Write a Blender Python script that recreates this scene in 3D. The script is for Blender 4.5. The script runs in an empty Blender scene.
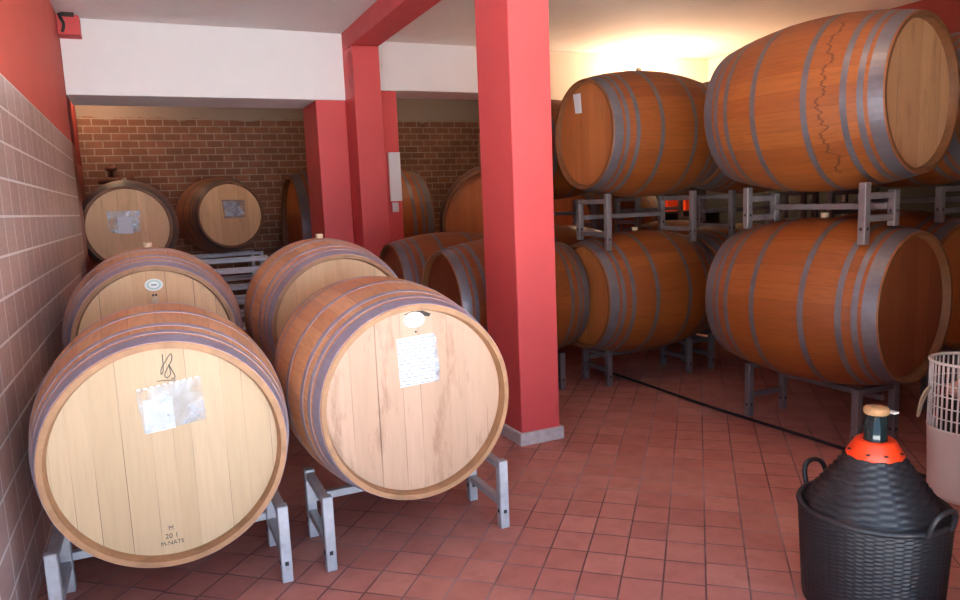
import bpy, bmesh, math, random
from mathutils import Vector, Matrix
random.seed(7)
PI = math.pi
S = bpy.context.scene
COL = S.collection
S.view_settings.view_transform = 'Standard'
S.view_settings.look = 'None'
S.view_settings.gamma = 1.0
S.view_settings.use_curve_mapping = False
S.view_settings.exposure = 0.9

# ------------------------------------------------------------------ materials
class NT:
    """small helper round a node tree"""
    def __init__(self, name):
        self.m = bpy.data.materials.new(name)
        self.m.use_nodes = True
        self.t = self.m.node_tree
        self.b = self.t.nodes['Principled BSDF']
    def n(self, typ, **kw):
        nd = self.t.nodes.new(typ)
        for k, v in kw.items():
            setattr(nd, k, v)
        return nd
    def link(self, a, b):
        self.t.links.new(a, b)
    def put(self, sock, v):
        if isinstance(v, bpy.types.NodeSocket):
            self.link(v, sock)
        else:
            sock.default_value = v
    def math(self, op, a, b=0.0, c=None):
        nd = self.n('ShaderNodeMath', operation=op)
        self.put(nd.inputs[0], a); self.put(nd.inputs[1], b)
        if c is not None: self.put(nd.inputs[2], c)
        return nd.outputs[0]
    def mix(self, f, a, b, blend='MIX'):
        nd = self.n('ShaderNodeMix', data_type='RGBA', blend_type=blend)
        self.put(nd.inputs[0], f)
        self.put(nd.inputs[6], a if isinstance(a, bpy.types.NodeSocket) else (*a, 1))
        self.put(nd.inputs[7], b if isinstance(b, bpy.types.NodeSocket) else (*b, 1))
        return nd.outputs[2]
    def obj(self):
        if not hasattr(self, '_tc'): self._tc = self.n('ShaderNodeTexCoord')
        return self._tc.outputs['Object']
    def xyz(self):
        nd = self.n('ShaderNodeSeparateXYZ'); self.link(self.obj(), nd.inputs[0]); return nd.outputs
    def comb(self, x, y, z):
        nd = self.n('ShaderNodeCombineXYZ')
        for i, v in enumerate((x, y, z)): self.put(nd.inputs[i], v)
        return nd.outputs[0]
    def scaled(self, s, off=None):
        nd = self.n('ShaderNodeMapping')
        self.link(self.obj(), nd.inputs[0]); nd.inputs['Scale'].default_value = s
        if off is not None: self.link(off, nd.inputs['Location'])
        return nd.outputs[0]
    def noise(self, vec, scale, detail=3, rough=.55):
        nd = self.n('ShaderNodeTexNoise'); self.put(nd.inputs['Vector'], vec)
        nd.inputs['Scale'].default_value = scale; nd.inputs['Detail'].default_value = detail
        nd.inputs['Roughness'].default_value = rough
        return nd.outputs['Fac']
    def white(self, vec):
        nd = self.n('ShaderNodeTexWhiteNoise', noise_dimensions='3D'); self.put(nd.inputs['Vector'], vec)
        return nd.outputs['Value']
    def ramp(self, f, lo, hi):
        nd = self.n('ShaderNodeMapRange'); self.put(nd.inputs[0], f)
        nd.inputs[1].default_value = lo; nd.inputs[2].default_value = hi
        return nd.outputs[0]
    def rnd(self):
        return self.n('ShaderNodeObjectInfo').outputs['Random']
    def fin(self, col, rough=.6, metal=0.0, bump=None, bs=.3, bd=.01, spec=None):
        self.put(self.b.inputs['Base Color'], col if isinstance(col, bpy.types.NodeSocket) else (*col, 1))
        self.put(self.b.inputs['Roughness'], rough)
        self.put(self.b.inputs['Metallic'], metal)
        if spec is not None: self.b.inputs['Specular IOR Level'].default_value = spec
        if bump is not None:
            nd = self.n('ShaderNodeBump'); nd.inputs['Strength'].default_value = bs
            nd.inputs['Distance'].default_value = bd
            self.link(bump, nd.inputs['Height']); self.link(nd.outputs[0], self.b.inputs['Normal'])
        return self.m

def lin(r, g, b):
    f = lambda c: (c / 255 / 12.92) if c / 255 <= .04045 else ((c / 255 + .055) / 1.055) ** 2.4
    return (f(r), f(g), f(b))

def plain(name, c, rough=.6, metal=0.0, var=.12, scale=6, spec=None):
    t = NT(name)
    nz = t.noise(t.obj(), scale, 4)
    f = t.ramp(nz, .3, .7)
    col = t.mix(f, tuple(x * (1 - var) for x in c), tuple(min(1, x * (1 + var)) for x in c))
    return t.fin(col, rough, metal, nz, .08, .01, spec)

def stave_mat(name, ca, cb, drip=False, weather=.3, grey=(.30, .22, .19)):
    """oak staves running along local Y round the barrel"""
    t = NT(name); x, y, z = t.xyz()
    ang = t.math('ARCTAN2', x, z)
    k = t.math('MULTIPLY', ang, 30 / (2 * PI))
    r = t.math('MULTIPLY', t.rnd(), 91.0)
    cell = t.math('FLOOR', k)
    w = t.white(t.comb(cell, r, 3.0))
    fr = t.math('FRACT', k)
    seam = t.math('LESS_THAN', t.math('ABSOLUTE', t.math('SUBTRACT', fr, .5)), .49)
    gr = t.noise(t.scaled((34, 2.2, 34), t.comb(r, r, r)), 1.6, 5, .65)
    blot = t.noise(t.scaled((2.2, 2.6, 2.2), t.comb(r, 0.0, r)), 1.6, 4, .6)
    col = t.mix(w, ca, cb)
    col = t.mix(t.ramp(gr, .25, .8), col, t.mix(.72, col, (0.02, .008, .004)), 'MIX') if False else t.mix(t.math('MULTIPLY', t.ramp(gr, .45, .75), .42), col, tuple(c * .42 for c in ca))
    col = t.mix(t.math('MULTIPLY', t.ramp(blot, .5, .72), weather), col, grey)
    col = t.mix(seam, tuple(c * .62 for c in ca), col)
    if drip:
        zz = t.noise(t.scaled((0.0, 0.0, 7.0)), 1.0, 3, .7)
        line = t.math('ADD', t.math('MULTIPLY', t.math('SUBTRACT', zz, .5), .34), -.27)
        d = t.math('ABSOLUTE', t.math('SUBTRACT', y, line))
        m = t.math('LESS_THAN', d, .0075)
        m = t.math('MULTIPLY', m, t.math('LESS_THAN', x, .15))
        m = t.math('MULTIPLY', m, t.math('LESS_THAN', t.math('ABSOLUTE', t.math('SUBTRACT', z, -.0)), .43))
        col = t.mix(t.math('MULTIPLY', m, .72), col, (.09, .02, .012))
    return t.fin(col, .52, 0.0, t.math('ADD', gr, t.math('MULTIPLY', seam, .3)), .22, .004)

def head_mat(name, ca, cb, stain=.3, tint=(.16, .07, .04), freq=9.5, gap=.012):
    """vertical head boards, local x across"""
    t = NT(name); x, y, z = t.xyz()
    r = t.math('MULTIPLY', t.rnd(), 57.0)
    warp = t.math('MULTIPLY', t.math('SINE', t.math('ADD', t.math('MULTIPLY', x, 11.0), r)), .32)
    k = t.math('ADD', t.math('MULTIPLY', x, freq), warp)
    cell = t.math('FLOOR', k)
    w = t.white(t.comb(cell, r, 5.0))
    fr = t.math('FRACT', k)
    gapm = t.math('GREATER_THAN', t.math('ABSOLUTE', t.math('SUBTRACT', fr, .5)), .5 - gap)
    gv = t.ramp(t.noise(t.scaled((9, 0, 1.2), t.comb(r, 0.0, r)), 1.0, 2), .42, .62)
    gr = t.noise(t.scaled((46, 8, 2.6), t.comb(r, r, w)), 1.5, 5, .65)
    st = t.noise(t.scaled((7, 3, 1.7), t.comb(r, 0.0, r)), 1.3, 5, .7)
    col = t.mix(w, ca, cb)
    col = t.mix(t.math('MULTIPLY', t.ramp(gr, .42, .75), .3), col, tuple(c * .55 for c in ca))
    col = t.mix(t.math('MULTIPLY', t.ramp(st, .54, .74), stain), col, tint)
    col = t.mix(t.math('MULTIPLY', gapm, t.math('MULTIPLY', gv, .8)), col, tuple(c * .45 for c in tint))
    return t.fin(col, .55, 0.0, gr, .12, .003)

def paint_mat(name, c, var=.1, rough=.6):
    t = NT(name)
    a = t.noise(t.obj(), 1.7, 5, .6); b = t.noise(t.obj(), 30, 3)
    col = t.mix(t.ramp(a, .3, .7), tuple(x * (1 - var) for x in c), tuple(min(1, x * (1 + var)) for x in c))
    return t.fin(col, rough, 0, t.math('ADD', a, t.math('MULTIPLY', b, .25)), .12, .01)

def plaster_mat(name, c, var=.06, stain=0.0, sc=(.30, .22, .17)):
    t = NT(name)
    a = t.noise(t.scaled((1, 1, 1)), .9, 5, .62); b = t.noise(t.obj(), 24, 3)
    col = t.mix(t.ramp(a, .3, .7), tuple(x * (1 - var) for x in c), tuple(min(1, x * (1 + var)) for x in c))
    if stain: col = t.mix(t.math('MULTIPLY', t.ramp(a, .52, .8), stain), col, sc)
    return t.fin(col, .85, 0, b, .1, .01)

def floor_mat():
    t = NT('terracotta_tiles'); x, y, z = t.xyz()
    a = math.radians(41.37)
    u = t.math('SUBTRACT', t.math('MULTIPLY', x, math.cos(a)), t.math('MULTIPLY', y, math.sin(a)))
    v = t.math('ADD', t.math('MULTIPLY', x, math.sin(a)), t.math('MULTIPLY', y, math.cos(a)))
    ku = t.math('DIVIDE', t.math('SUBTRACT', u, .037), .1758)
    kv = t.math('DIVIDE', t.math('SUBTRACT', v, 3.004), .1885)
    cu = t.math('FLOOR', ku)
    kv = t.math('ADD', kv, t.math('MULTIPLY', t.white(t.comb(cu, 4.0, 1.0)), .1))
    cv = t.math('FLOOR', kv)
    w = t.white(t.comb(cu, cv, 0.0)); w2 = t.white(t.comb(cu, cv, 7.0))
    du = t.math('ABSOLUTE', t.math('SUBTRACT', t.math('FRACT', ku), .5))
    dv = t.math('ABSOLUTE', t.math('SUBTRACT', t.math('FRACT', kv), .5))
    g = t.ramp(t.math('MAXIMUM', du, dv), .472, .488)
    n1 = t.noise(t.obj(), 9, 5, .65); n2 = t.noise(t.obj(), 1.3, 3)
    col = t.mix(w, lin(176, 110, 98), lin(198, 134, 120))
    col = t.mix(t.math('MULTIPLY', w2, .35), col, lin(166, 98, 90))
    col = t.mix(t.math('MULTIPLY', t.ramp(n1, .45, .75), .35), col, lin(132, 76, 68))
    col = t.mix(t.math('MULTIPLY', t.ramp(n2, .5, .75), .3), col, lin(214, 158, 136))
    gc = t.mix(t.ramp(n2, .44, .62), lin(96, 62, 62), lin(160, 132, 134))
    col = t.mix(g, col, gc)
    h = t.math('ADD', t.math('MULTIPLY', t.math('SUBTRACT', 1.0, g), 1.0), t.math('MULTIPLY', n1, .35))
    rough = t.math('ADD', .42, t.math('MULTIPLY', n1, .3))
    return t.fin(col, rough, 0, h, .35, .006)

def wall_tile_mat():
    """left wall: local y along, z up; tiles below 2.377, red paint above"""
    t = NT('tiled_and_red_wall'); x, y, z = t.xyz()
    kz = t.math('DIVIDE', t.math('SUBTRACT', z, 2.377), .177)
    ky = t.math('DIVIDE', y, .262)
    cz = t.math('FLOOR', kz); cy = t.math('FLOOR', ky)
    w = t.white(t.comb(cy, cz, 2.0))
    dz = t.math('ABSOLUTE', t.math('SUBTRACT', t.math('FRACT', kz), .5))
    dy = t.math('ABSOLUTE', t.math('SUBTRACT', t.math('FRACT', ky), .5))
    g = t.math('MAXIMUM', t.math('GREATER_THAN', dz, .466), t.math('GREATER_THAN', dy, .477))
    n1 = t.noise(t.scaled((1, 3, 12)), 4, 4, .6)
    col = t.mix(w, lin(184, 152, 144), lin(200, 168, 160))
    col = t.mix(t.math('MULTIPLY', t.ramp(n1, .4, .75), .4), col, lin(146, 116, 112))
    col = t.mix(g, col, lin(244, 240, 240))
    red = t.mix(t.noise(t.obj(), 2, 4), lin(206, 84, 70), lin(220, 98, 82))
    up = t.math('GREATER_THAN', z, 2.377)
    col = t.mix(up, col, red)
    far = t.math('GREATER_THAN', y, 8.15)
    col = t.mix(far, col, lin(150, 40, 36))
    rough = t.mix(up, (.3,) * 3, (.7,) * 3)
    h = t.math('MULTIPLY', g, -1.0)
    return t.fin(col, rough, 0, h, .25, .004)

def brick_mat():
    t = NT('brown_brickwork')
    x, y, z = t.xyz()
    nd = t.n('ShaderNodeTexBrick')
    t.link(t.comb(x, z, 0.0), nd.inputs['Vector'])
    nd.inputs['Color1'].default_value = (*lin(118, 76, 56), 1)
    nd.inputs['Color2'].default_value = (*lin(140, 92, 68), 1)
    nd.inputs['Mortar'].default_value = (*lin(160, 138, 122), 1)
    nd.inputs['Scale'].default_value = 1.0
    nd.inputs['Brick Width'].default_value = .235
    nd.inputs['Row Height'].default_value = .105
    nd.inputs['Mortar Size'].default_value = .009
    nd.inputs['Mortar Smooth'].default_value = .3
    n1 = t.noise(t.obj(), 5, 4, .6)
    col = t.mix(t.math('MULTIPLY', t.ramp(n1, .4, .75), .5), nd.outputs['Color'], lin(92, 58, 44))
    top = t.ramp(t.math('ADD', z, t.math('MULTIPLY', n1, .2)), 3.13, 3.16)
    col = t.mix(top, col, lin(150, 130, 118))
    return t.fin(col, .85, 0, nd.outputs['Fac'], -.5, .01)

def steel_mat(name, c, rough=.42, metal=.75, rust=.25):
    t = NT(name)
    a = t.noise(t.obj(), 7, 5, .65); b = t.noise(t.obj(), 40, 3)
    col = t.mix(t.ramp(a, .35, .7), tuple(v * .72 for v in c), c)
    col = t.mix(t.math('MULTIPLY', t.ramp(b, .5, .75), rust), col, lin(112, 84, 74))
    return t.fin(col, t.math('ADD', rough - .12, t.math('MULTIPLY', a, .3)), metal, a, .05, .003)

def paper_mat(name, lines=True, c=(.55, .57, .6)):
    t = NT(name); x, y, z = t.xyz()
    col = t.mix(0.0, c, c)
    if lines:
        k = t.math('FRACT', t.math('MULTIPLY', z, 62.0))
        row = t.math('FLOOR', t.math('MULTIPLY', z, 62.0))
        word = t.noise(t.comb(t.math('MULTIPLY', x, 95.0), row, 0.0), 1.0, 1)
        m = t.math('MULTIPLY', t.math('LESS_THAN', k, .3), t.math('GREATER_THAN', word, .47))
        col = t.mix(t.math('MULTIPLY', m, .8), col, (.12, .14, .22))
    return t.fin(col, .6)

M = {}
M['stave'] = stave_mat('orange_oak_staves', lin(132, 64, 19), lin(148, 78, 27), weather=.12, grey=lin(112, 72, 52))
M['stave_drip'] = stave_mat('wine_dripped_oak_staves', lin(136, 70, 25), lin(152, 84, 34), drip=True, weather=.2, grey=lin(128, 84, 62))
M['stave_pink'] = stave_mat('weathered_pinkish_oak_staves', lin(194, 134, 92), lin(214, 160, 116), weather=.4, grey=lin(184, 150, 128))
M['stave_dark'] = stave_mat('dark_oak_staves', lin(140, 92, 58), lin(164, 110, 72), weather=.35, grey=lin(96, 74, 62))
M['head_pale'] = head_mat('pale_new_oak_boards', lin(184, 156, 124), lin(172, 144, 110), .0, freq=12.5)
M['head_worn'] = head_mat('stained_pale_oak_boards', lin(182, 146, 122), lin(166, 130, 104), .8, lin(122, 76, 52), freq=11, gap=.02)
M['head_tan'] = head_mat('tan_oak_boards', lin(230, 182, 132), lin(214, 164, 116), .3, lin(140, 88, 50))
M['head_orange'] = head_mat('orange_oak_boards', lin(190, 114, 58), lin(176, 102, 50), .3, lin(110, 54, 28))
M['head_shaded'] = head_mat('shaded_oak_boards', lin(140, 72, 36), lin(126, 60, 30), .4, lin(80, 36, 20))  # head boards darkened to paint in the shade they stand in
M['head_blotched'] = head_mat('red_blotched_boards', lin(216, 170, 124), lin(182, 126, 86), .5, lin(112, 40, 30), 6)  # random dark red blotches over the boards
M['lip'] = plain('oak_chime_lip', lin(152, 110, 76), .6, var=.2, scale=14)
M['lip_dark'] = plain('dark_oak_chime_lip', lin(122, 76, 42), .6, var=.2, scale=14)
M['hoop'] = steel_mat('galvanised_hoop_steel', (.17, .155, .18), .38, .4, .35)
M['hoop_bright'] = steel_mat('bright_galvanised_hoop', (.36, .33, .42), .42, .3, .3)
M['hoop_dark'] = steel_mat('dark_hoop_iron', (.16, .15, .16), .5, .6, .4)
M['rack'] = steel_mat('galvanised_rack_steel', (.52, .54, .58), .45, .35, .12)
M['rack_lit'] = steel_mat('lit_rack_steel', (.72, .76, .82), .5, .2, .08)  # same rack steel, lightened: light on the far bars put into the colour
M['rack_shaded'] = steel_mat('shaded_rack_steel', (.23, .195, .20), .5, .35, .3)  # same rack steel, darkened to paint the dimmer right bay
M['bung'] = plain('pale_bung', lin(196, 170, 140), .6)
M['black'] = plain('black_rubber', (.016, .015, .016), .5)
M['red'] = paint_mat('red_pillar_paint', lin(206, 76, 78), .07)
M['white'] = plaster_mat('white_plaster', lin(236, 232, 234), .03)
M['cream'] = plaster_mat('cream_plaster', lin(226, 214, 198), .05)
M['ceil'] = plaster_mat('ceiling_plaster', lin(224, 216, 214), .06, .3, lin(176, 160, 150))
M['floor'] = floor_mat()
M['walltile'] = wall_tile_mat()
M['brick'] = brick_mat()
M['plinth'] = plain('grey_stone_plinth', lin(196, 186, 186), .6, var=.15, scale=25)
M['paper'] = paper_mat('printed_paper')
M['blank'] = paper_mat('white_paper', False, (.72, .74, .78))
M['ink'] = plain('black_ink', (.02, .02, .025), .6)
M['weave'] = plain('black_woven_plastic', (.016, .0155, .019), .4, var=.3, scale=30)
M['orange'] = plain('bright_orange_plastic', lin(240, 62, 20), .4, var=.06)
M['glass'] = plain('dark_green_glass', (.006, .016, .018), .12, var=.1)
M['cork'] = plain('tan_cork', lin(182, 134, 90), .7, var=.35, scale=40)
M['binwhite'] = plain('white_basket_plastic', lin(226, 220, 212), .45, var=.04)
M['concrete'] = plaster_mat('outdoor_paving', lin(186, 180, 172), .08)
M['crate'] = plain('orange_red_crate_plastic', lin(232, 70, 24), .5)
M['timber'] = plain('dark_timber', lin(48, 34, 27), .7, var=.25, scale=12)
M['boarding'] = plain('shade_black_boarding', (.008, .006, .005), .85, var=.3, scale=8)  # near-black colour stands in for deep shade behind the tiers
M['rust'] = plain('rusty_iron', lin(104, 58, 40), .7, var=.3, scale=20)
M['rope'] = plain('beige_cord', lin(200, 180, 150), .8)
M['cloth'] = plain('pink_cloth', lin(220, 180, 170), .8)
t = NT('clear_plastic_sleeve')
tr = t.n('ShaderNodeBsdfTransparent'); mx = t.n('ShaderNodeMixShader')
nz = t.noise(t.obj(), 14, 3)
t.fin(t.mix(t.ramp(nz, .35, .65), (.34, .36, .4), (.5, .52, .56)), .12, 0, nz, .5, .01)
t.put(mx.inputs[0], t.ramp(nz, .25, 1.15))
t.link(tr.outputs[0], mx.inputs[1]); t.link(t.b.outputs[0], mx.inputs[2])
t.link(mx.outputs[0], t.t.nodes['Material Output'].inputs['Surface']); M['sleeve'] = t.m
t = NT('lamp_glass'); t.b.inputs['Emission Color'].default_value = (1, .62, .28, 1); t.b.inputs['Emission Strength'].default_value = 12
M['lamp'] = t.fin((.9, .8, .6), .4)
t = NT('oval_sticker'); x, y, z = t.xyz()
e = t.math('SQRT', t.math('ADD', t.math('POWER', t.math('DIVIDE', x, .05), 2.0), t.math('POWER', t.math('DIVIDE', z, .036), 2.0)))
ring = t.math('MULTIPLY', t.math('GREATER_THAN', e, .55), t.math('LESS_THAN', e, .82))
core = t.math('MULTIPLY', t.math('LESS_THAN', e, .3), t.math('LESS_THAN', t.math('ABSOLUTE', z), .004))
cc = t.mix(t.math('MULTIPLY', ring, .55), (.86, .86, .8), lin(126, 176, 150)); cc = t.mix(core, cc, (.15, .2, .2))
M['oval'] = t.fin(cc, .5)
t = NT('cream_oval_sticker'); x, y, z = t.xyz()
e = t.math('SQRT', t.math('ADD', t.math('POWER', t.math('DIVIDE', x, .05), 2.0), t.math('POWER', t.math('DIVIDE', z, .036), 2.0)))
ring = t.math('MULTIPLY', t.math('GREATER_THAN', e, .66), t.math('LESS_THAN', e, .78))
core = t.math('MULTIPLY', t.math('LESS_THAN', e, .42), t.math('LESS_THAN', t.math('FRACT', t.math('MULTIPLY', z, 90.0)), .35))
cc = t.mix(t.math('MULTIPLY', t.math('MAXIMUM', ring, core), .5), (.62, .6, .52), lin(120, 118, 110))
M['oval_cream'] = t.fin(cc, .5)

# ------------------------------------------------------------------ mesh helpers
def link(name, me, mat=None, parent=None, smooth=False):
    if mat is not None: me.materials.append(mat)
    if smooth:
        for p in me.polygons: p.use_smooth = True
    o = bpy.data.objects.new(name, me); COL.objects.link(o)
    if parent is not None: o.parent = parent
    return o
def mesh(name, V, F):
    me = bpy.data.meshes.new(name); me.from_pydata([tuple(v) for v in V], [], F); me.update(); return me
def fixn(me):
    bm = bmesh.new(); bm.from_mesh(me); bmesh.ops.recalc_face_normals(bm, faces=bm.faces); bm.to_mesh(me); bm.free()
    return me
def box_bm(bm, a, b, bev=0.0):
    r = bmesh.ops.create_cube(bm, size=1.0)
    for v in r['verts']:
        for i in range(3): v.co[i] = a[i] + (v.co[i] + .5) * (b[i] - a[i])
    if bev:
        ed = list({e for v in r['verts'] for e in v.link_edges})
        bmesh.ops.bevel(bm, geom=ed, offset=bev, segments=1, affect='EDGES')
def done(bm, name):
    bmesh.ops.recalc_face_normals(bm, faces=bm.faces)
    me = bpy.data.meshes.new(name); bm.to_mesh(me); bm.free(); return me
def box(name, a, b, mat, parent=None, bev=0.0):
    bm = bmesh.new(); box_bm(bm, a, b, bev); return link(name, done(bm, name), mat, parent)
def boxes(name, L, mat, parent=None, bev=0.0):
    bm = bmesh.new()
    for a, b in L: box_bm(bm, a, b, bev)
    return link(name, done(bm, name), mat, parent)
def lathe(name, prof, axis='Z', n=64, closed=False, caps=True):
    """prof: (offset along axis, radius)"""
    V = []; F = []; m = len(prof)
    for (h, r) in prof:
        for i in range(n):
            a = 2 * PI * i / n; c, s = r * math.cos(a), r * math.sin(a)
            V.append((c, h, s) if axis == 'Y' else (c, s, h))
    rng = m if closed else m - 1
    for j in range(rng):
        k = (j + 1) % m
        for i in range(n):
            i2 = (i + 1) % n
            F.append((j * n + i, j * n + i2, k * n + i2, k * n + i))
    if not closed and caps:
        F.append(tuple(range(n))); F.append(tuple((m - 1) * n + i for i in range(n)))
    return fixn(mesh(name, V, F))
def tube(name, pts, r, mat, parent=None, n=8, cyclic=False):
    cu = bpy.data.curves.new(name, 'CURVE'); cu.dimensions = '3D'; cu.bevel_depth = r; cu.bevel_resolution = max(1, n // 4)
    sp = cu.splines.new('NURBS'); sp.points.add(len(pts) - 1)
    for p, q in zip(sp.points, pts): p.co = (*q, 1)
    sp.use_endpoint_u = True; sp.order_u = 3; sp.use_cyclic_u = cyclic; cu.use_fill_caps = True
    sp.resolution_u = 6
    tmp = bpy.data.objects.new('tmp', cu); COL.objects.link(tmp); bpy.context.view_layer.update()
    me = bpy.data.meshes.new_from_object(tmp.evaluated_get(bpy.context.evaluated_depsgraph_get()))
    bpy.data.objects.remove(tmp); bpy.data.curves.remove(cu); me.name = name; me.materials.clear()
    return link(name, me, mat, parent, True)
def text_mesh(txt, size, ext=.0006):
    cu = bpy.data.curves.new('txt', 'FONT'); cu.body = txt; cu.size = size; cu.align_x = 'CENTER'; cu.extrude = ext
    tmp = bpy.data.objects.new('tmp', cu); COL.objects.link(tmp); bpy.context.view_layer.update()
    me = bpy.data.meshes.new_from_object(tmp.evaluated_get(bpy.context.evaluated_depsgraph_get()))
    bpy.data.objects.remove(tmp); bpy.data.curves.remove(cu); me.materials.clear(); return me
def tag(o, label, cat, group=None, kind=None):
    o['label'] = label; o['category'] = cat
    if group: o['group'] = group
    if kind: o['kind'] = kind
    return o
def thing(name, label, cat, loc=(0, 0, 0), rz=0.0, group=None):
    o = bpy.data.objects.new(name, None); COL.objects.link(o)
    o.empty_display_size = .2; o.location = loc; o.rotation_euler = (0, 0, rz)
    return tag(o, label, cat, group)
def struct(o):
    o['kind'] = 'structure'; return o

# ------------------------------------------------------------------ setting
XW, CEIL, YF, XR = -.592, 3.55, 1.3, 7.6
struct(box('floor', (-.9, 1.1, -.12), (XR + .2, 12.2, 0), M['floor']))
struct(box('trim_1', (-40, -70, -.12), (50, 1.098, -.005), M['concrete']))
struct(box('ceiling', (-.9, 1.1, CEIL), (XR + .2, 12.2, CEIL + .15), M['ceil']))
struct(box('wall_left', (XW - .2, 1.1, .002), (XW, 8.6, CEIL - .002), M['walltile']))
struct(box('wall_left_recess', (XW - .4, 8.602, .002), (XW - .18, 12.1, CEIL - .002), M['walltile']))
struct(box('wall_back', (XW - .18 + .002, 11.9, .002), (XR - .002, 12.1, CEIL - .002), M['brick']))
bm = bmesh.new()
t = NT('cream_and_red_wall'); x, y, z = t.xyz()
M['rwall'] = t.fin(t.mix(t.math('LESS_THAN', y, 6.4), lin(224, 206, 178), lin(128, 28, 22)), .75)
box_bm(bm, (XR, 1.1, .002), (XR + .2, 12.1, CEIL - .002)); struct(link('wall_right', done(bm, 'wall_right'), M['rwall']))
# front wall with the wide doorway the daylight comes through
struct(boxes('wall_front', [((2.4, 1.1, .002), (XR - .002, 1.3, CEIL - .002)), ((XW, 1.1, 2.72), (2.4, 1.3, CEIL - .002))], M['white']))
# white lintel walls over the two openings, and the solid back wall of the right bay
struct(box('wall_lintel_left', (XW + .002, 8.15, 2.83), (2.15, 8.9, CEIL - .002), M['white']))
struct(box('wall_lintel_right', (2.452, 8.4, 2.99), (4.448, 9.0, CEIL - .002), M['white']))
struct(box('trim_4', (XR - .05, 1.31, .003), (XR - .002, 8.39, 2.25), M['boarding']))   # boarding along the right wall, near-black to paint the gap in shade
struct(box('wall_back_right', (4.45, 8.4, .002), (XR - .002, 8.6, CEIL - .002), M['cream']))

def column(label, a, b, plinth=None):
    o = thing('red_column', label, 'pillar', ((a[0] + b[0]) / 2, (a[1] + b[1]) / 2, 0), group='red columns')
    c = o.location
    box('shaft', (a[0] - c.x, a[1] - c.y, .001), (b[0] - c.x, b[1] - c.y, b[2]), M['red'], o, .006)
    if plinth:
        p = box('plinth', (a[0] - c.x - .022, a[1] - c.y - .022, .001), (b[0] - c.x + .022, b[1] - c.y + .022, plinth), M['plinth'], o, .004)
        p['label'] = 'grey stone plinth at the foot of the pillar'
    return o
PX0, PX1 = 2.165, 2.463
column('tall red square pillar in the middle of the room with grey plinth', (PX0, 4.17), (PX1, 4.66, CEIL - .002), .088)
column('red column carrying the overhead red beam, left of the middle pillar', (2.15, 7.77), (2.45, 8.2, 3.35))
column('red column under the white lintel, left of the beam column', (1.815, 8.16), (2.148, 8.88, 2.828))
column('narrow red column behind the beam column, white sheets hung on it', (2.452, 8.42), (2.84, 8.8, 2.988))
struct(box('trim_2', (2.15, 4.662, 3.352), (2.45, 8.2, CEIL - .002), M['red']))   # beam beyond the middle pillar
struct(box('trim_3', (2.15, 1.302, 3.352), (2.45, 4.168, CEIL - .002), M['red']))

# ------------------------------------------------------------------ barrels
BL, BRH, BRB = 1.176, .4515, .5376
def prof_r(y, L=BL, rh=BRH, rb=BRB):
    return rb - (rb - rh) * abs(2 * y / L) ** 2
BG = 'oak wine barrels'
BAR = {}
def barrel(name, label, loc, rz, stave='stave', head='head_tan', hoop='hoop', bung=True, dims=(BL, BRH, BRB), roll=0.0, hoopset=None, group=BG, cat='barrel'):
    L, rh, rb = dims; h = L / 2
    root = thing(name, label, cat, loc, rz, group)
    R = lambda y: prof_r(y, L, rh, rb)
    lipw, rec = .022 * L / 1.176, .046 * L / 1.176
    P = [(-h + rec, rh - lipw - .004), (-h + .004, rh - lipw), (-h, rh - lipw + .004), (-h, rh - .003)]
    N = 26
    for i in range(N + 1):
        y = -h + .004 + (L - .008) * i / N; P.append((y, R(y)))
    P += [(h, rh - .003), (h, rh - lipw + .004), (h - .004, rh - lipw), (h - rec, rh - lipw - .004)]
    body = link('staves', lathe('staves', P, 'Y', 72, False, False), M[stave], root, True)
    for s, nm in ((-1, 'front'), (1, 'back')):
        a = s * (h - rec)
        me = lathe('head', [(a, rh - lipw + .001), (a + s * -.02, rh - lipw + .001)], 'Y', 72)
        hd = link('head', me, M[head], root)
        # bare wood ring of the stave ends
        q = [(s * (h + .0008), rh - lipw + .001), (s * (h + .0008), rh - .001), (s * (h - .006), rh + .0012), (s * (h - .008), rh - .002)]
        q = [(s * h * 1.0 + s * .0012, rh - lipw - .001), (s * h + s * .0012, rh - .0015), (s * (h - .012), rh - .0035 + .0045), (s * (h - .012), rh - lipw - .0045), (s * (h - rec + .001), rh - lipw - .007), (s * (h - rec + .001), rh - lipw - .0095)]
        link('chime', lathe('chime', q, 'Y', 72, True), M['lip' if stave == 'stave_pink' else 'lip_dark'], root)
    hs = hoopset or [(.925, .072), (.80, .032), (.655, .034), (.285, .036)]
    for s in (-1, 1):
        for tt, w in hs:
            w = w * L / 1.176; c = s * tt * h; q = []
            for k in range(4):
                y = c - w / 2 + w * k / 3; q.append((y, R(y) + .0012))
            q += [(c + w / 2, R(c + w / 2) - .002), (c - w / 2, R(c - w / 2) - .002)]
            link('hoop', lathe('hoop', q, 'Y', 72, True), M[hoop], root, False)
    if bung:
        b = link('bung', lathe('bung', [(-.02, .02), (.026, .027), (.03, .024)], 'Z', 16), M['bung'], root)
        b.location = (0, 0, rb)
    return root
YH = -(BL / 2 - .046)         # local y of the front head face
def quad(name, pts, mat, parent, y=YH - .0005, th=.0015):
    """thin sheet on the head: pts are (x, z) corners"""
    V = [(x, y, z) for x, z in pts] + [(x, y - th, z) for x, z in pts]; n = len(pts)
    F = [tuple(range(n)), tuple(range(2 * n - 1, n - 1, -1))] + [(i, (i + 1) % n, n + (i + 1) % n, n + i) for i in range(n)]
    return link(name, fixn(mesh(name, V, F)), mat, parent)
def oval(parent, x, z, mat, rx=.05, rz=.036):
    V = []; n = 32
    me = quad('oval_sticker', [(rx * math.cos(2 * PI * i / n), rz * math.sin(2 * PI * i / n)) for i in range(n)], mat, parent, 0.0)
    me.location = (x, YH - .0005, z); return me

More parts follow.
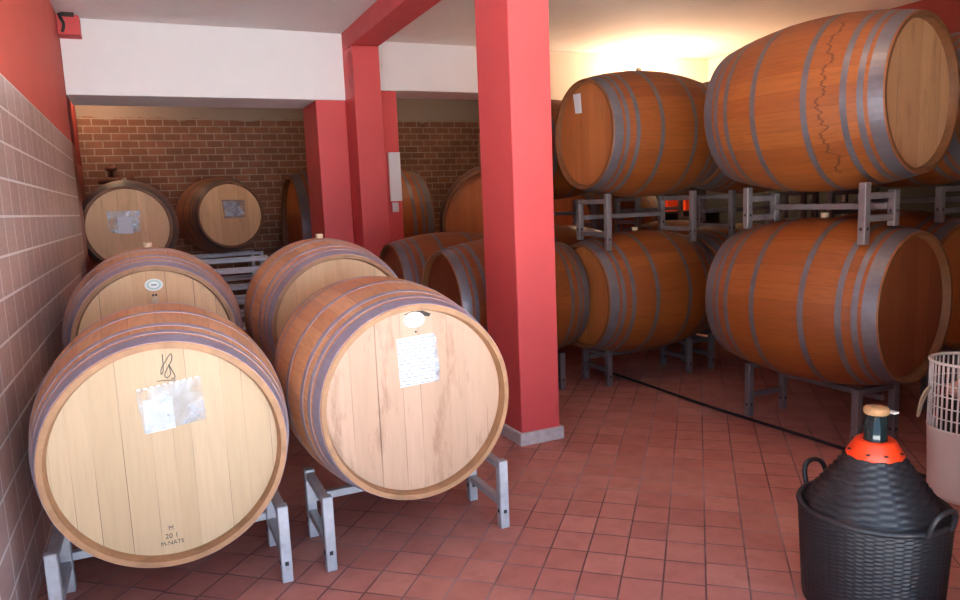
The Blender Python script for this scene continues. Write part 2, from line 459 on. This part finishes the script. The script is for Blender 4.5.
F1 = barrel('wine_barrel', 'big front barrel against the tiled wall, pale head with black scribble and plastic sleeve', (-.006, 3.575, .710), 0, 'stave_pink', 'head_pale', 'hoop_bright', bung=False, dims=(BL, BRH, .527))
F2 = barrel('wine_barrel', 'big front barrel left of the middle pillar, white printed sheet on its stained head', (1.05, 3.60, .752), 0, 'stave_pink', 'head_worn', 'hoop_bright', bung=False, dims=(BL, BRH, .527))
S1 = barrel('wine_barrel', 'barrel by the tiled wall behind the scribbled front barrel, oval sticker at head top', (-.008, 5.23, .90), 0, 'stave_pink', 'head_tan', 'hoop_bright')
S2 = barrel('wine_barrel', 'oak barrel mostly hidden behind the front barrel that carries the white printed sheet', (1.09, 5.08, .90), 0, 'stave_pink', 'head_tan', 'hoop_bright')
T1 = barrel('wine_barrel', 'dark-hooped barrel raised high at the far end of the tiled wall, white note on head', (-.19, 9.42, 1.52), 0, 'stave_dark', 'head_tan', 'hoop_dark')
T2 = barrel('wine_barrel', 'barrel on a tall pile of steel racks before the brick wall, silvery sleeve on head', (.95, 11.02, 1.60), .2, 'stave_dark', 'head_tan', 'hoop_dark', False)
U1 = barrel('wine_barrel', 'largest-looking barrel of the upper tier at right, dark wine drips down its staves', (3.995, 3.35, 2.157), .175, 'stave_drip', 'head_blotched', bung=False)
L1 = barrel('wine_barrel', 'orange barrel on the low rack at right, behind the wicker demijohn', (4.0, 3.34, .917), .165, 'stave', 'head_shaded')
U2 = barrel('wine_barrel', 'upper tier barrel right of the middle pillar, head facing left with a small pale label', (3.98, 5.25, 2.165), -PI / 2, 'stave', 'head_orange')
L2 = barrel('wine_barrel', 'low barrel right of the middle pillar, standing under the one with the small pale label', (3.92, 5.25, .80), -PI / 2, 'stave', 'head_orange')
M1 = barrel('wine_barrel', 'low barrel half hidden behind the middle pillar, bright chime hoop seen left of it', (2.735, 5.52, .80), -PI / 2, 'stave', 'head_shaded', bung=False)
M2 = barrel('wine_barrel', 'low barrel behind the one crossed by the middle pillar, below the beam column', (2.70, 6.75, .82), -PI / 2, 'stave', 'head_shaded', bung=False)
N2 = barrel('wine_barrel', 'low barrel in the second row, only its top seen left of the middle pillar', (3.97, 6.78, .82), -PI / 2, 'stave', 'head_orange', bung=False)
U3 = barrel('wine_barrel', 'upper tier barrel wedged in shade between the labelled one and the dripped one', (5.2, 5.25, 2.155), -PI / 2, 'stave', 'head_orange', bung=False)
L3 = barrel('wine_barrel', 'low barrel in deep shade behind the left end of the barrel near the demijohn', (5.13, 5.25, .80), -PI / 2, 'stave', 'head_orange', bung=False)
U4 = barrel('wine_barrel', 'unseen upper barrel added beyond the wedged shaded one to block lamp light', (6.45, 5.25, 2.155), -PI / 2, 'stave', 'head_orange', bung=False)  # this barrel and the next two are added occluders against the wall lamp
L4 = barrel('wine_barrel', 'unseen low barrel added far behind the dripped upper barrel to block lamp light', (6.45, 5.25, .80), -PI / 2, 'stave', 'head_orange', bung=False)
N3 = barrel('wine_barrel', 'unseen low second-row barrel added below the wedged shaded one to block lamp light', (5.2, 6.36, .82), -PI / 2, 'stave', 'head_orange', bung=False)
R2 = barrel('wine_barrel', 'upper tier barrel added right of the dripped one to shade the wall behind', (5.23, 3.62, 2.157), 0, 'stave', 'head_shaded', bung=False)  # added mostly out of view to darken the space behind it
NU = barrel('wine_barrel', 'upper second-row barrel added behind the labelled barrel to block lamp light', (4.0, 6.95, 2.165), -PI / 2, 'stave', 'head_orange', bung=False)  # added with the next barrel to keep lamplight off the tops below
NV = barrel('wine_barrel', 'upper second-row barrel added behind the wedged shaded one to block lamp light', (5.2, 6.70, 2.165), -PI / 2, 'stave', 'head_orange', bung=False)
R1 = barrel('wine_barrel', 'shaded low barrel at the right frame edge, beyond the one near the demijohn', (5.23, 3.75, .915), 0, 'stave', 'head_orange', bung=False)
CG = 'large dark casks'
V1 = barrel('large_cask', 'large cask in the gloom behind the red columns, both ends seen past them', (2.81, 10.5, 1.33), -PI / 2, 'stave', 'head_orange', 'hoop', False, (1.9, .78, .93), group=CG, cat='cask')
V2 = barrel('large_cask', 'large cask with orange head under the right lintel, cut by the middle pillar', (5.16, 10.5, 1.30), -.45, 'stave', 'head_orange', 'hoop_dark', False, (1.7, .85, .95), group=CG, cat='cask')
V3 = barrel('large_cask', 'large orange cask glimpsed between the two tiers right of the middle pillar', (5.12, 7.62, 1.2), -PI / 2, 'stave', 'head_orange', 'hoop_dark', False, (1.0, .66, .75), group=CG, cat='cask')

# --- writing, sleeves and stickers
s = quad('plastic_sleeve', [(-.096, .268), (.142, .294), (.151, .117), (-.079, .091)], M['sleeve'], F1, YH - .004); s['label'] = 'clear plastic sleeve'
p = quad('white_note', [(-.074, .222), (.032, .228), (.035, .100), (-.075, .090)], M['blank'], F1, YH - .001); p['label'] = 'blank white paper in the sleeve'
boxes('punched_strip', [((-.09 + i * .0235, YH - .0072, .266 + i * .0026), (-.078 + i * .0235, YH - .006, .272 + i * .0026)) for i in range(10)], M['blank'], s)
sc = bpy.data.objects.new('ink_scribble', None)
pts = [(.012, .40), (.012, .36), (.010, .33), (.0, .315), (.002, .345), (.018, .365), (.036, .395), (.046, .40), (.046, .375), (.03, .35), (.018, .33), (.012, .312), (.022, .302), (.036, .316), (.034, .345), (.03, .362), (.042, .33), (.052, .308), (.046, .294), (.036, .302)]
tube('ink_scribble', [(x, YH - .001, z - .002) for x, z in pts], .0016, M['ink'], F1)
tube('ink_underline', [(-.016, YH - .001, .293), (.02, YH - .001, .296), (.063, YH - .001, .286)], .0015, M['ink'], F1)
for txt, sz, zz in (('M', .026, -.318), ('20 1', .028, -.352), ('M-NATS', .024, -.380)):
    o = link('stamped_lettering', text_mesh(txt, sz), M['ink'], F1); o.rotation_euler = (PI / 2, 0, 0); o.location = (-.02, YH - .0008, zz)
quad('printed_sheet', [(-.081, .297), (.097, .308), (.106, .081), (-.075, .073)], M['paper'], F2)
quad('sheet_backing', [(.09, .306), (.112, .307), (.120, .082), (.098, .080)], M['sleeve'], F2, YH - .0025)
quad('dark_stain', [(-.04, .405), (.0, .418), (.05, .416), (.09, .398), (.08, .385), (.03, .396), (-.01, .396)], M['timber'], F2, YH - .0001, .0006)
o = link('staple', lathe('staple', [(-.002, .005), (.002, .005)], 'Y', 10), M['ink'], F2); o.location = (.012, YH - .001, .322)
oval(F2, .008, .378, M['oval_cream'])
oval(S1, .011, .335, M['oval'])
boxes('stamp_mark', [((-.004 + k * .016, YH - .002, .268), (.008 + k * .016, YH, .280)) for k in range(2)], M['ink'], S1)
o = link('wooden_plug', lathe('wooden_plug', [(YH + .002, .022), (YH - .018, .02)], 'Y', 20), M['bung'], S1); o.location = (.012, 0, .246)
s = quad('plastic_sleeve', [(-.20, .185), (.135, .178), (.115, -.06), (-.19, -.05)], M['sleeve'], T1, YH - .004)
quad('white_note', [(-.098, .12), (.055, .115), (.045, -.072), (-.11, -.066)], M['blank'], T1, YH - .007)
quad('plastic_sleeve', [(-.11, .21), (.20, .20), (.205, -.04), (-.09, -.045)], M['sleeve'], T2, YH - .004)
quad('white_note', [(-.09, .19), (.08, .185), (.19, .02), (.1, -.02), (-.07, -.02)], M['blank'], T2, YH - .001)
p = quad('small_label', [(-.20, .36), (-.085, .355), (-.07, .19), (-.17, .195)], M['blank'], U2); p['label'] = 'small pale label near the head top'

# ------------------------------------------------------------------ steel racks
RG = 'steel barrel racks'
def rack(label, loc, rz, zt, zb=None, bars=((.185, .19),), depth=.39, rails=None, hl=.443, low=None, sec=.048, ztf=None, mat='rack'):
    """long side along local x; zb: bottom heights of the posts (-x-y, -x+y, +x-y, +x+y)"""
    zb = zb or [0.001] * 4
    root = thing('barrel_rack', label, 'barrel rack', (loc[0], loc[1], loc[2] if len(loc) > 2 else 0), rz, RG)
    q = sec / 2; d = depth / 2; i = 0
    for sx in (-1, 1):
        zbm = max(zb[i], zb[i + 1])
        for sy in (-1, 1):
            x, y = sx * hl, sy * d
            p = box('post', (x - q, y - q, zb[i]), (x + q, y + q, ztf if ztf and sy < 0 else zt), M[mat], root, .004)
            if zt - zb[i] > .2:
                boxes('bolt', [((x - .008, y + k * q - .003, zz - .009), (x + .008, y + k * q + .003, zz + .009)) for k in (-1, 1) for zz in (zb[i] + .09,)] +
                      [((x + k * q - .003, y - .008, zz - .009), (x + k * q + .003, y + .008, zz + .009)) for k in (-1, 1) for zz in (zb[i] + .09,)], M['black'], p)
            i += 1
        for zz in (rails or (zt - .03, (zbm + .1) if low is None else low)):
            box('side_rail', (sx * hl - q * .8, -d + q + .0005, zz - .019), (sx * hl + q * .8, d - q - .0005, zz + .019), M[mat], root, .003)
    for yy, zz in bars:
        box('cross_bar', (-hl + q + .0005, yy - .019, zz - .019), (hl - q - .0005, yy + .019, zz + .019), M[mat], root, .003)
    return root
def under(yoff, zc): return zc - prof_r(yoff)
f1b = .710 - .527; f2b = .752 - .527
rack('low steel rack under the front barrel against the tiled wall', (-.02, 3.335), 0, .355, bars=((.195, f1b - .021),), low=.13)
rack('low steel rack under the front barrel beside the middle pillar', (1.065, 3.335), 0, .355, bars=((.195, f2b - .021),), low=.13)
rack('steel rack under the tiled-wall barrel of the second row', (-.004, 5.2), 0, .50, bars=((.195, .90 - BRB - .0205), (-.195, .90 - BRB - .0205)), low=.13)
rack('steel rack under the second-row barrel left of the middle pillar', (1.045, 5.02), 0, .50, bars=((.195, .90 - BRB - .0205), (-.195, .90 - BRB - .0205)), low=.13)
zt = .915 - prof_r(.40) + .004
rack('low rack under the barrel nearest the demijohn', (4.07, 3.43), -PI / 2, .40, bars=((.1, .30),), depth=.34, rails=(.379, .16), mat='rack_shaded')
rack('low rack under the right frame-edge barrel', (5.25, 3.78), -PI / 2, .40, bars=((.1, .30),), depth=.34, rails=(.379, .16), mat='rack_shaded')
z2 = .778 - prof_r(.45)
rack('low rack under the lower barrel right of the middle pillar', (3.98, 5.315), 0, .325, bars=((.16, .2),), depth=.37, rails=(.275, .14), mat='rack_shaded')
rack('low rack under the barrel half hidden by the middle pillar', (2.70, 5.45), 0, .325, bars=((.16, .2),), depth=.37, rails=(.275, .15), mat='rack_shaded')
rack('low rack under the shaded barrel between the two right groups', (5.13, 5.315), 0, .325, bars=((.16, .2),), depth=.37, rails=(.275, .14), mat='rack_shaded')
rack('low rack under the second-row barrel below the beam column', (2.7, 6.75), 0, .34, bars=((.16, .2),), depth=.37, rails=(.295, .15), mat='rack_shaded')
rack('low rack under the second-row barrel whose top alone shows', (3.97, 6.78), 0, .34, bars=((.16, .2),), depth=.37, rails=(.295, .15), mat='rack_shaded')
rack('low rack under the dark second-row barrel below the wedged one', (5.23, 6.36), 0, .34, bars=((.16, .2),), depth=.37, rails=(.295, .15), mat='rack_shaded')
rack('low rack under the dark barrel far behind the dripped one', (6.45, 5.315), 0, .325, bars=((.16, .2),), depth=.37, rails=(.275, .14), mat='rack_shaded')
def up_rack(label, c, rz, depth, lower_c, lower_rz, zt, hl=.443, rail_z=None, bars=None, ztf=None):
    zb = []
    for sx in (-1, 1):
        for sy in (-1, 1):
            lx, ly = sx * hl, sy * depth / 2
            wx = c[0] + lx * math.cos(rz) - ly * math.sin(rz); wy = c[1] + lx * math.sin(rz) + ly * math.cos(rz)
            dx, dy = wx - lower_c[0], wy - lower_c[1]
            ax = dx * -math.sin(lower_rz) + dy * math.cos(lower_rz)
            px = dx * math.cos(lower_rz) + dy * math.sin(lower_rz)
            ax = min(max(0, abs(ax) - .024), BL / 2); px = max(0, abs(px) - .024)
            r = prof_r(ax) + .006
            zb.append(lower_c[2] + math.sqrt(max(.01, r * r - px * px)) + .001)
    lo = max(zb) + .035
    return rack(label, c, rz, zt, zb, bars or ((depth / 2 - .02, (rail_z + lo) / 2),), depth, (rail_z, lo), hl, ztf=ztf, mat='rack_shaded')
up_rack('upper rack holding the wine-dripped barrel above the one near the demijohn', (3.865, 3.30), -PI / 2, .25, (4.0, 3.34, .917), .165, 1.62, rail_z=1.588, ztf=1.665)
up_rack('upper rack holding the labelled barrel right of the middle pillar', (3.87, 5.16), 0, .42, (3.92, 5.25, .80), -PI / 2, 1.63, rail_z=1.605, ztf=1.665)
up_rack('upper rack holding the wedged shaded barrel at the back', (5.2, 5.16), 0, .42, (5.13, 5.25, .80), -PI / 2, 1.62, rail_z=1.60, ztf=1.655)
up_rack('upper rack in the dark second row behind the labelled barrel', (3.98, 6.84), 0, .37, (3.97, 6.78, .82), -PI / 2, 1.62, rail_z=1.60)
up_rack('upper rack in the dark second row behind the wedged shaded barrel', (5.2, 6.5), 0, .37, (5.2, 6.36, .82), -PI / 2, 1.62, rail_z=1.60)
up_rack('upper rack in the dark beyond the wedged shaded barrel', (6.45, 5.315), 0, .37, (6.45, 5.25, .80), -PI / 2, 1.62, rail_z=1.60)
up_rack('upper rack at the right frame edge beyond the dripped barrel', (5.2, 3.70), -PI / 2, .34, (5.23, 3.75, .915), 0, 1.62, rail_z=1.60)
# piles of racks that lift the two back barrels
for k in range(3):
    where = ('bottom', 'middle', 'top')[k]
    rack('%s rack of the pile lifting the barrel at the tiled wall end' % where, (-.10, 9.40, k * .325), 0, .323, bars=((.195, .303), (-.195, .303)), low=.1, hl=.43)
for k in range(3):
    where = ('bottom', 'middle', 'top')[k]
    rack('%s rack of the pile lifting the barrel before the brick wall' % where, (1.0, 11.0, k * .352), .2, .350, bars=((.195, .33), (-.195, .33)), low=.1, mat='rack_lit')
for k in range(3):
    where = ('bottom', 'middle', 'top')[k]
    rack('%s rack of the empty pile in front of the brick-wall pile' % where, (.94, 9.75 - .05 * k, k * .352), 0, .350, bars=((.195, .33), (-.195, .33)), low=.1, mat='rack_lit')
for k in range(3):
    where = ('bottom', 'middle', 'top')[k]
    rack('%s rack of the nearer empty pile behind the second-row barrels' % where, (.96, 8.75, k * .33), 0, .328, bars=((.195, .308), (-.195, .308)), low=.1, mat='rack_lit')
# cradles for the casks
def cradle(label, c, rz, z, w):
    o = thing('cask_cradle', label, 'cask cradle', (c[0], c[1], 0), rz, 'timber cask cradles')
    for sy in (-1, 1):
        box('beam', (-w, sy * .45 - .08, .001), (w, sy * .45 + .08, z), M['timber'], o, .006)
    return o
cradle('dark timber cradle under the cask behind the red columns', (2.81, 10.5), -PI / 2, 1.33 - .911, .4)
cradle('dark timber cradle under the cask below the right lintel', (5.16, 10.5), -.45, 1.30 - .934, .4)
cradle('dark timber cradle under the cask glimpsed between the tiers', (5.12, 7.62), -PI / 2, 1.2 - .708, .4)

# ------------------------------------------------------------------ demijohn
D = thing('demijohn', 'dark wicker demijohn with orange collar in a black woven basket, right foreground', 'demijohn', (2.50, 1.83, 0))
def weave(name, r_of_t, z0, z1, rows, warps, amp, per=4, parent=D, inner=.012):
    n = warps * per; V = []; F = []; m = rows * 2 + 1
    for j in range(m):
        tt = j / (m - 1); z = z0 + (z1 - z0) * tt; R = r_of_t(tt)
        bulge = 1.0 if j % 2 else .15
        row = j // 2
        for i in range(n):
            a = 2 * PI * i / n
            ph = math.cos(PI * i / per + PI * (row % 2))
            rr = R + amp * bulge * (.35 + .65 * ph)
            V.append((rr * math.cos(a), rr * math.sin(a), z))
    for j in range(m - 1):
        for i in range(n):
            i2 = (i + 1) % n; F.append((j * n + i, j * n + i2, (j + 1) * n + i2, (j + 1) * n + i))
    b = len(V)
    for k, (tt, z) in enumerate(((1, z1), (0, z0 + .0))):
        for i in range(n):
            a = 2 * PI * i / n; R = r_of_t(tt) - inner; V.append((R * math.cos(a), R * math.sin(a), z))
    for i in range(n):
        i2 = (i + 1) % n
        F.append(((m - 1) * n + i, (m - 1) * n + i2, b + i2, b + i)); F.append((b + i, b + i2, b + n + i2, b + n + i)); F.append((b + n + i, b + n + i2, i2, i))
    return link(name, fixn(mesh(name, V, F)), M['weave'], parent, True)
weave('basket', lambda t: .248 + .022 * t, .012, .405, 48, 52, .006)
link('basket_base', lathe('basket_base', [(.001, .235), (.001, .25), (.014, .252), (.014, .235)], 'Z', 48), M['weave'], D, True)
link('basket_rim', lathe('basket_rim', [(.400 + .012 * math.sin(a * PI / 5), .268 + .012 * math.cos(a * PI / 5)) for a in range(10)], 'Z', 64, True), M['weave'], D, True)
for sgn in (-1, 1):
    ux, uy = sgn * (.607 * .77 - .795 * .64), sgn * (-.795 * .77 - .607 * .64)
    vx, vy = -uy, ux
    pts = [(ux * r + vx * w, uy * r + vy * w, z) for r, w, z in ((.272, -.06, .395), (.285, -.062, .44), (.296, -.045, .478), (.30, 0, .492), (.296, .045, .478), (.285, .062, .44), (.272, .06, .395))]
    tube('handle', pts, .0105, M['weave'], D, 12)
weave('wicker_cone', lambda t: .252 - .154 * t, .400, .612, 19, 22, .009, 4)
link('glass_body', lathe('glass_body', [(.02, .22), (.40, .235), (.41, .225), (.6, .085), (.66, .045), (.685, .041), (.775, .041), (.775, .03)], 'Z', 40), M['glass'], D, True)
c = link('collar', lathe('collar', [(.600, .088), (.598, .099), (.612, .104), (.664, .074), (.672, .066), (.668, .05)], 'Z', 40), M['orange'], D, True); c['label'] = 'bright orange plastic collar'
boxes('collar_slot', [((math.cos(a) * .094 - .006, math.sin(a) * .094 - .006, .628), (math.cos(a) * .094 + .006, math.sin(a) * .094 + .006, .633)) for a in (-2.1, -2.75, -1.3, 2.6)], M['black'], c)
st = link('stopper', lathe('stopper', [(.770, .040), (.776, .046), (.788, .047), (.796, .042), (.802, .02), (.803, .004)], 'Z', 24), M['cork'], D, True); st['label'] = 'tan stopper'
box('stopper_tab', (.02, -.06, .778), (.05, -.02, .784), M['binwhite'], D, .002)

# ------------------------------------------------------------------ slatted white basket
B = thing('slatted_basket', 'white plastic basket with slatted upper half at the right edge, beyond the demijohn', 'basket', (3.80, 2.26, 0))
RB = .185
link('basket_shell', lathe('basket_shell', [(.001, .15), (.002, RB - .02), (.03, RB - .012), (.372, RB), (.380, RB + .003), (.386, RB), (.380, RB - .008), (.03, RB - .022), (.02, .0)], 'Z', 48, False, False), M['binwhite'], B, True)
for i in range(44):
    a = 2 * PI * i / 44
    p = box('slat', (-.003, -.004, .375), (.003, .004, .732), M['binwhite'], B)
    p.location = ((RB - .003) * math.cos(a), (RB - .003) * math.sin(a), 0); p.rotation_euler = (0, 0, a)
for zz in (.44, .50, .56, .62):
    link('hoop_bar', lathe('hoop_bar', [(zz - .003, RB - .006), (zz + .003, RB - .006), (zz + .003, RB - .001), (zz - .003, RB - .001)], 'Z', 40, True), M['binwhite'], B)
link('rim', lathe('rim', [(.73 + .008 * math.sin(a * PI / 4), RB - .002 + .008 * math.cos(a * PI / 4)) for a in range(8)], 'Z', 48, True), M['binwhite'], B, True)
o = tube('cord_loop', [(-.185 * .9, .10, .60), (-.2, .115, .57), (-.215, .125, .48), (-.21, .135, .43), (-.2, .13, .44), (-.195, .12, .52), (-.185 * .88, .10, .595)], .006, M['rope'], B); o['label'] = 'beige cord loop'
bm = bmesh.new(); bmesh.ops.create_icosphere(bm, subdivisions=3, radius=1.0)
for v in bm.verts:
    r = random.uniform(.97, 1.03); v.co = Vector((v.co.x * .12 * r, v.co.y * .1 * r, .575 + v.co.z * .05 * r))
o = link('folded_cloth', done(bm, 'folded_cloth'), M['cloth'], None, True); o.location = (3.80, 2.26, 0)
bm = bmesh.new()
tag(o, 'crumpled pale pink cloth inside the white slatted basket', 'cloth')
o2 = boxes('cloth_stack', [((-.11, -.10, .022), (.11, .10, .54))], M['timber'], None, .02); o2.location = (3.80, 2.26, 0)
tag(o2, 'brown contents filling the white slatted basket', 'basket contents')

# ------------------------------------------------------------------ small things
o = tube('hose', [(3.84, 2.5, .014), (3.86, 2.9, .014), (3.83, 3.5, .014), (3.79, 4.2, .014), (3.81, 5.0, .014), (3.79, 5.9, .014)], .0115, M['black'])
tag(o, 'black hose lying along the tiled floor under the right-hand racks', 'hose')
# hung sheets on the narrow column
o = boxes('hung_sheet', [((2.69, 8.400, 1.69), (2.838, 8.418, 2.27))], M['blank'], None, .003); tag(o, 'long white sheet hung on the narrow red column', 'notice')
o = box('hung_note', (2.71, 8.404, 1.56), (2.79, 8.418, 1.675), M['blank'], None, .002); tag(o, 'small white note below the long sheet on the narrow red column', 'notice')
# red bracket high in the left corner
o = thing('cable_box', 'small red box with dark cable high in the top left corner', 'cable box', (-.50, 8.06, 3.43))
box('casing', (-.088, -.1, -.08), (.10, .088, .10), M['red'], o, .005)
tube('cable', [(-.06, -.1, .10), (-.05, -.13, .06), (-.02, -.13, .0), (-.05, -.11, -.06)], .015, M['black'], o)
box('cover', (-.05, -.105, .08), (.06, -.098, .14), M['timber'], o, .003)
# tap on the pipe at the brick wall
o = thing('pipe_tap', 'dark rusty pipe with a round tap on the brick wall, behind the tiled-wall end barrel', 'tap', (-.40, 11.8, 2.16))
tube('pipe', [(-.185, 0, 0), (.0, 0, 0), (.3, 0, .01)], .05, M['rust'], o)
link('tap_wheel', lathe('tap_wheel', [(.05, .03), (.14, .03), (.14, .075), (.19, .075), (.20, .05)], 'Z', 20), M['rust'], o, True)
box('wall_clip', (-.03, .03, -.03), (.03, .098, .03), M['rust'], o)
# little orange boxes on a shelf along the back wall
o = thing('wall_shelf', 'dark timber shelf unit on the far back wall carrying orange boxes', 'shelf', (6.9, 8.25, 0))
box('board', (-.65, -.15, 1.365), (.66, .128, 1.395), M['timber'], o, .003)
box('back_panel', (-.65, .128, .002), (.66, .147, 1.98), M['boarding'], o, .003)  # near-black panel added so the lit back wall reads as shade
for xx in (-.672, .662): box('side_panel', (xx, -.15, .002), (xx + .02, .128, 1.36), M['timber'], o)
for k, (xa, xb, wh) in enumerate(((6.66, 6.83, 'leftmost'), (6.97, 7.09, 'middle'), (7.14, 7.31, 'rightmost'))):
    o = thing('orange_box', '%s of the small orange boxes glimpsed between the barrel tiers' % wh, 'box', ((xa + xb) / 2, 8.25, 1.396), 0, 'orange boxes on the back shelf')
    w = (xb - xa) / 2
    box('body', (-w, -.09, 0), (w, .09, .165), M['crate'], o, .006); box('lid', (-w - .004, -.094, .1655), (w + .004, .094, .185), M['crate'], o, .004)
# lamps
def lamp(label, loc, rz, power, col, size=.09):
    o = thing('wall_lamp', label, 'lamp', loc, rz, 'wall lamps')
    box('back_plate', (-.09, -.02, -.09), (.09, .0, .09), M['binwhite'], o, .01)
    bm = bmesh.new(); bmesh.ops.create_uvsphere(bm, u_segments=24, v_segments=14, radius=.075)
    g = link('globe', done(bm, 'globe'), M['lamp'], o, True); g.location = (0, -.095, 0)
    ld = bpy.data.lights.new('lamp_light', 'POINT'); ld.energy = power; ld.color = col; ld.shadow_soft_size = size
    lo = bpy.data.objects.new('lamp_light', ld); COL.objects.link(lo); lo.parent = o; lo.location = (0, -.26, 0)
    return o
LAMP_C = (1.0, .72, .46)
lamp('round wall lamp glowing behind the upper barrels on the right bay back wall', (6.35, 8.398, 3.02), 0, 85, LAMP_C)
lamp('round lamp high in the left recess behind the white lintel', (-.771, 11.2, 3.3), PI / 2, 8, LAMP_C)

lamp('unseen round lamp added on the back of the right lintel to light the casks', (4.05, 9.002, 3.27), PI, 11, LAMP_C)  # added lamp, out of sight, brightens the casks
lamp('unseen round lamp added above the demijohn aisle to warm the right bay', (2.462, 2.6, 3.44), PI / 2, 8, LAMP_C)  # added lamp above the view, supplies warm light to the right bay
# ------------------------------------------------------------------ daylight
# a hazy bright sky low behind the camera, dimmer blue above
AZ0, SAZ, EL0, SEL, SKY, GLOW = math.radians(5), math.radians(15), math.radians(4), math.radians(9), 1.2, 6.0
W = bpy.data.worlds.new('daylight'); S.world = W; W.use_nodes = True
bg = W.node_tree.nodes['Background']; WT = W.node_tree
def wn(op, a, b=0.0):
    nd = WT.nodes.new('ShaderNodeMath'); nd.operation = op
    for k, v in enumerate((a, b)):
        if isinstance(v, bpy.types.NodeSocket): WT.links.new(v, nd.inputs[k])
        else: nd.inputs[k].default_value = v
    return nd.outputs[0]
tc = WT.nodes.new('ShaderNodeTexCoord'); sx = WT.nodes.new('ShaderNodeSeparateXYZ'); WT.links.new(tc.outputs['Generated'], sx.inputs[0])
az = wn('ARCTAN2', sx.outputs[0], wn('MULTIPLY', sx.outputs[1], -1.0))     # 0 = straight behind the camera, + to the right
el = wn('ARCSINE', sx.outputs[2])
g = wn('ADD', wn('POWER', wn('DIVIDE', wn('SUBTRACT', az, AZ0), SAZ), 2.0), wn('POWER', wn('DIVIDE', wn('SUBTRACT', el, EL0), SEL), 2.0))
g = wn('EXPONENT', wn('MULTIPLY', g, -1.0))
mxn = WT.nodes.new('ShaderNodeMix'); mxn.data_type = 'RGBA'; mxn.blend_type = 'ADD'; mxn.clamp_result = False
mxn.inputs[0].default_value = 1.0
mxn.inputs[6].default_value = (.54 * SKY, .74 * SKY, 1.05 * SKY, 1)
vm = WT.nodes.new('ShaderNodeVectorMath'); vm.operation = 'SCALE'; vm.inputs[0].default_value = (.80, .90, 1.12); WT.links.new(wn('MULTIPLY', g, GLOW), vm.inputs['Scale'])
WT.links.new(vm.outputs[0], mxn.inputs[7]); WT.links.new(mxn.outputs[2], bg.inputs[0]); bg.inputs[1].default_value = 1.0
W.cycles.sampling_method = 'MANUAL'; W.cycles.sample_map_resolution = 512
pl = bpy.data.lights.new('doorway_portal', 'AREA'); pl.shape = 'RECTANGLE'; pl.size = 2.99; pl.size_y = 2.7; pl.energy = 1
pl.cycles.is_portal = True
po = bpy.data.objects.new('doorway_portal', pl); COL.objects.link(po); po.location = (.904, 1.2, 1.36); po.rotation_euler = (PI / 2, 0, 0)

sl = bpy.data.lights.new('sun', 'SUN'); sl.energy = 85.0; sl.angle = .01; sl.color = (.84, .92, 1)
so = bpy.data.objects.new('sun', sl); COL.objects.link(so); so.location = (0, 6, 9)
so.rotation_euler = Vector((.25, -.62, -1.0)).to_track_quat('-Z', 'Y').to_euler()
# ------------------------------------------------------------------ camera
cd = bpy.data.cameras.new('camera'); cam = bpy.data.objects.new('camera', cd); COL.objects.link(cam)
cd.sensor_fit = 'HORIZONTAL'; cd.sensor_width = 36.0; cd.lens = 36.0 * 720 / 960; cd.clip_start = .05
R_ = Vector((0.90735073, -0.41840707, -0.0406223)); U_ = Vector((0.09357771, 0.10682718, 0.98986422)); F_ = Vector((0.40982662, 0.90195536, -0.1360833))
m = Matrix((R_, U_, -F_)).transposed().to_4x4(); m.translation = (0, 0, 1.65)
cam.matrix_world = m
S.camera = cam
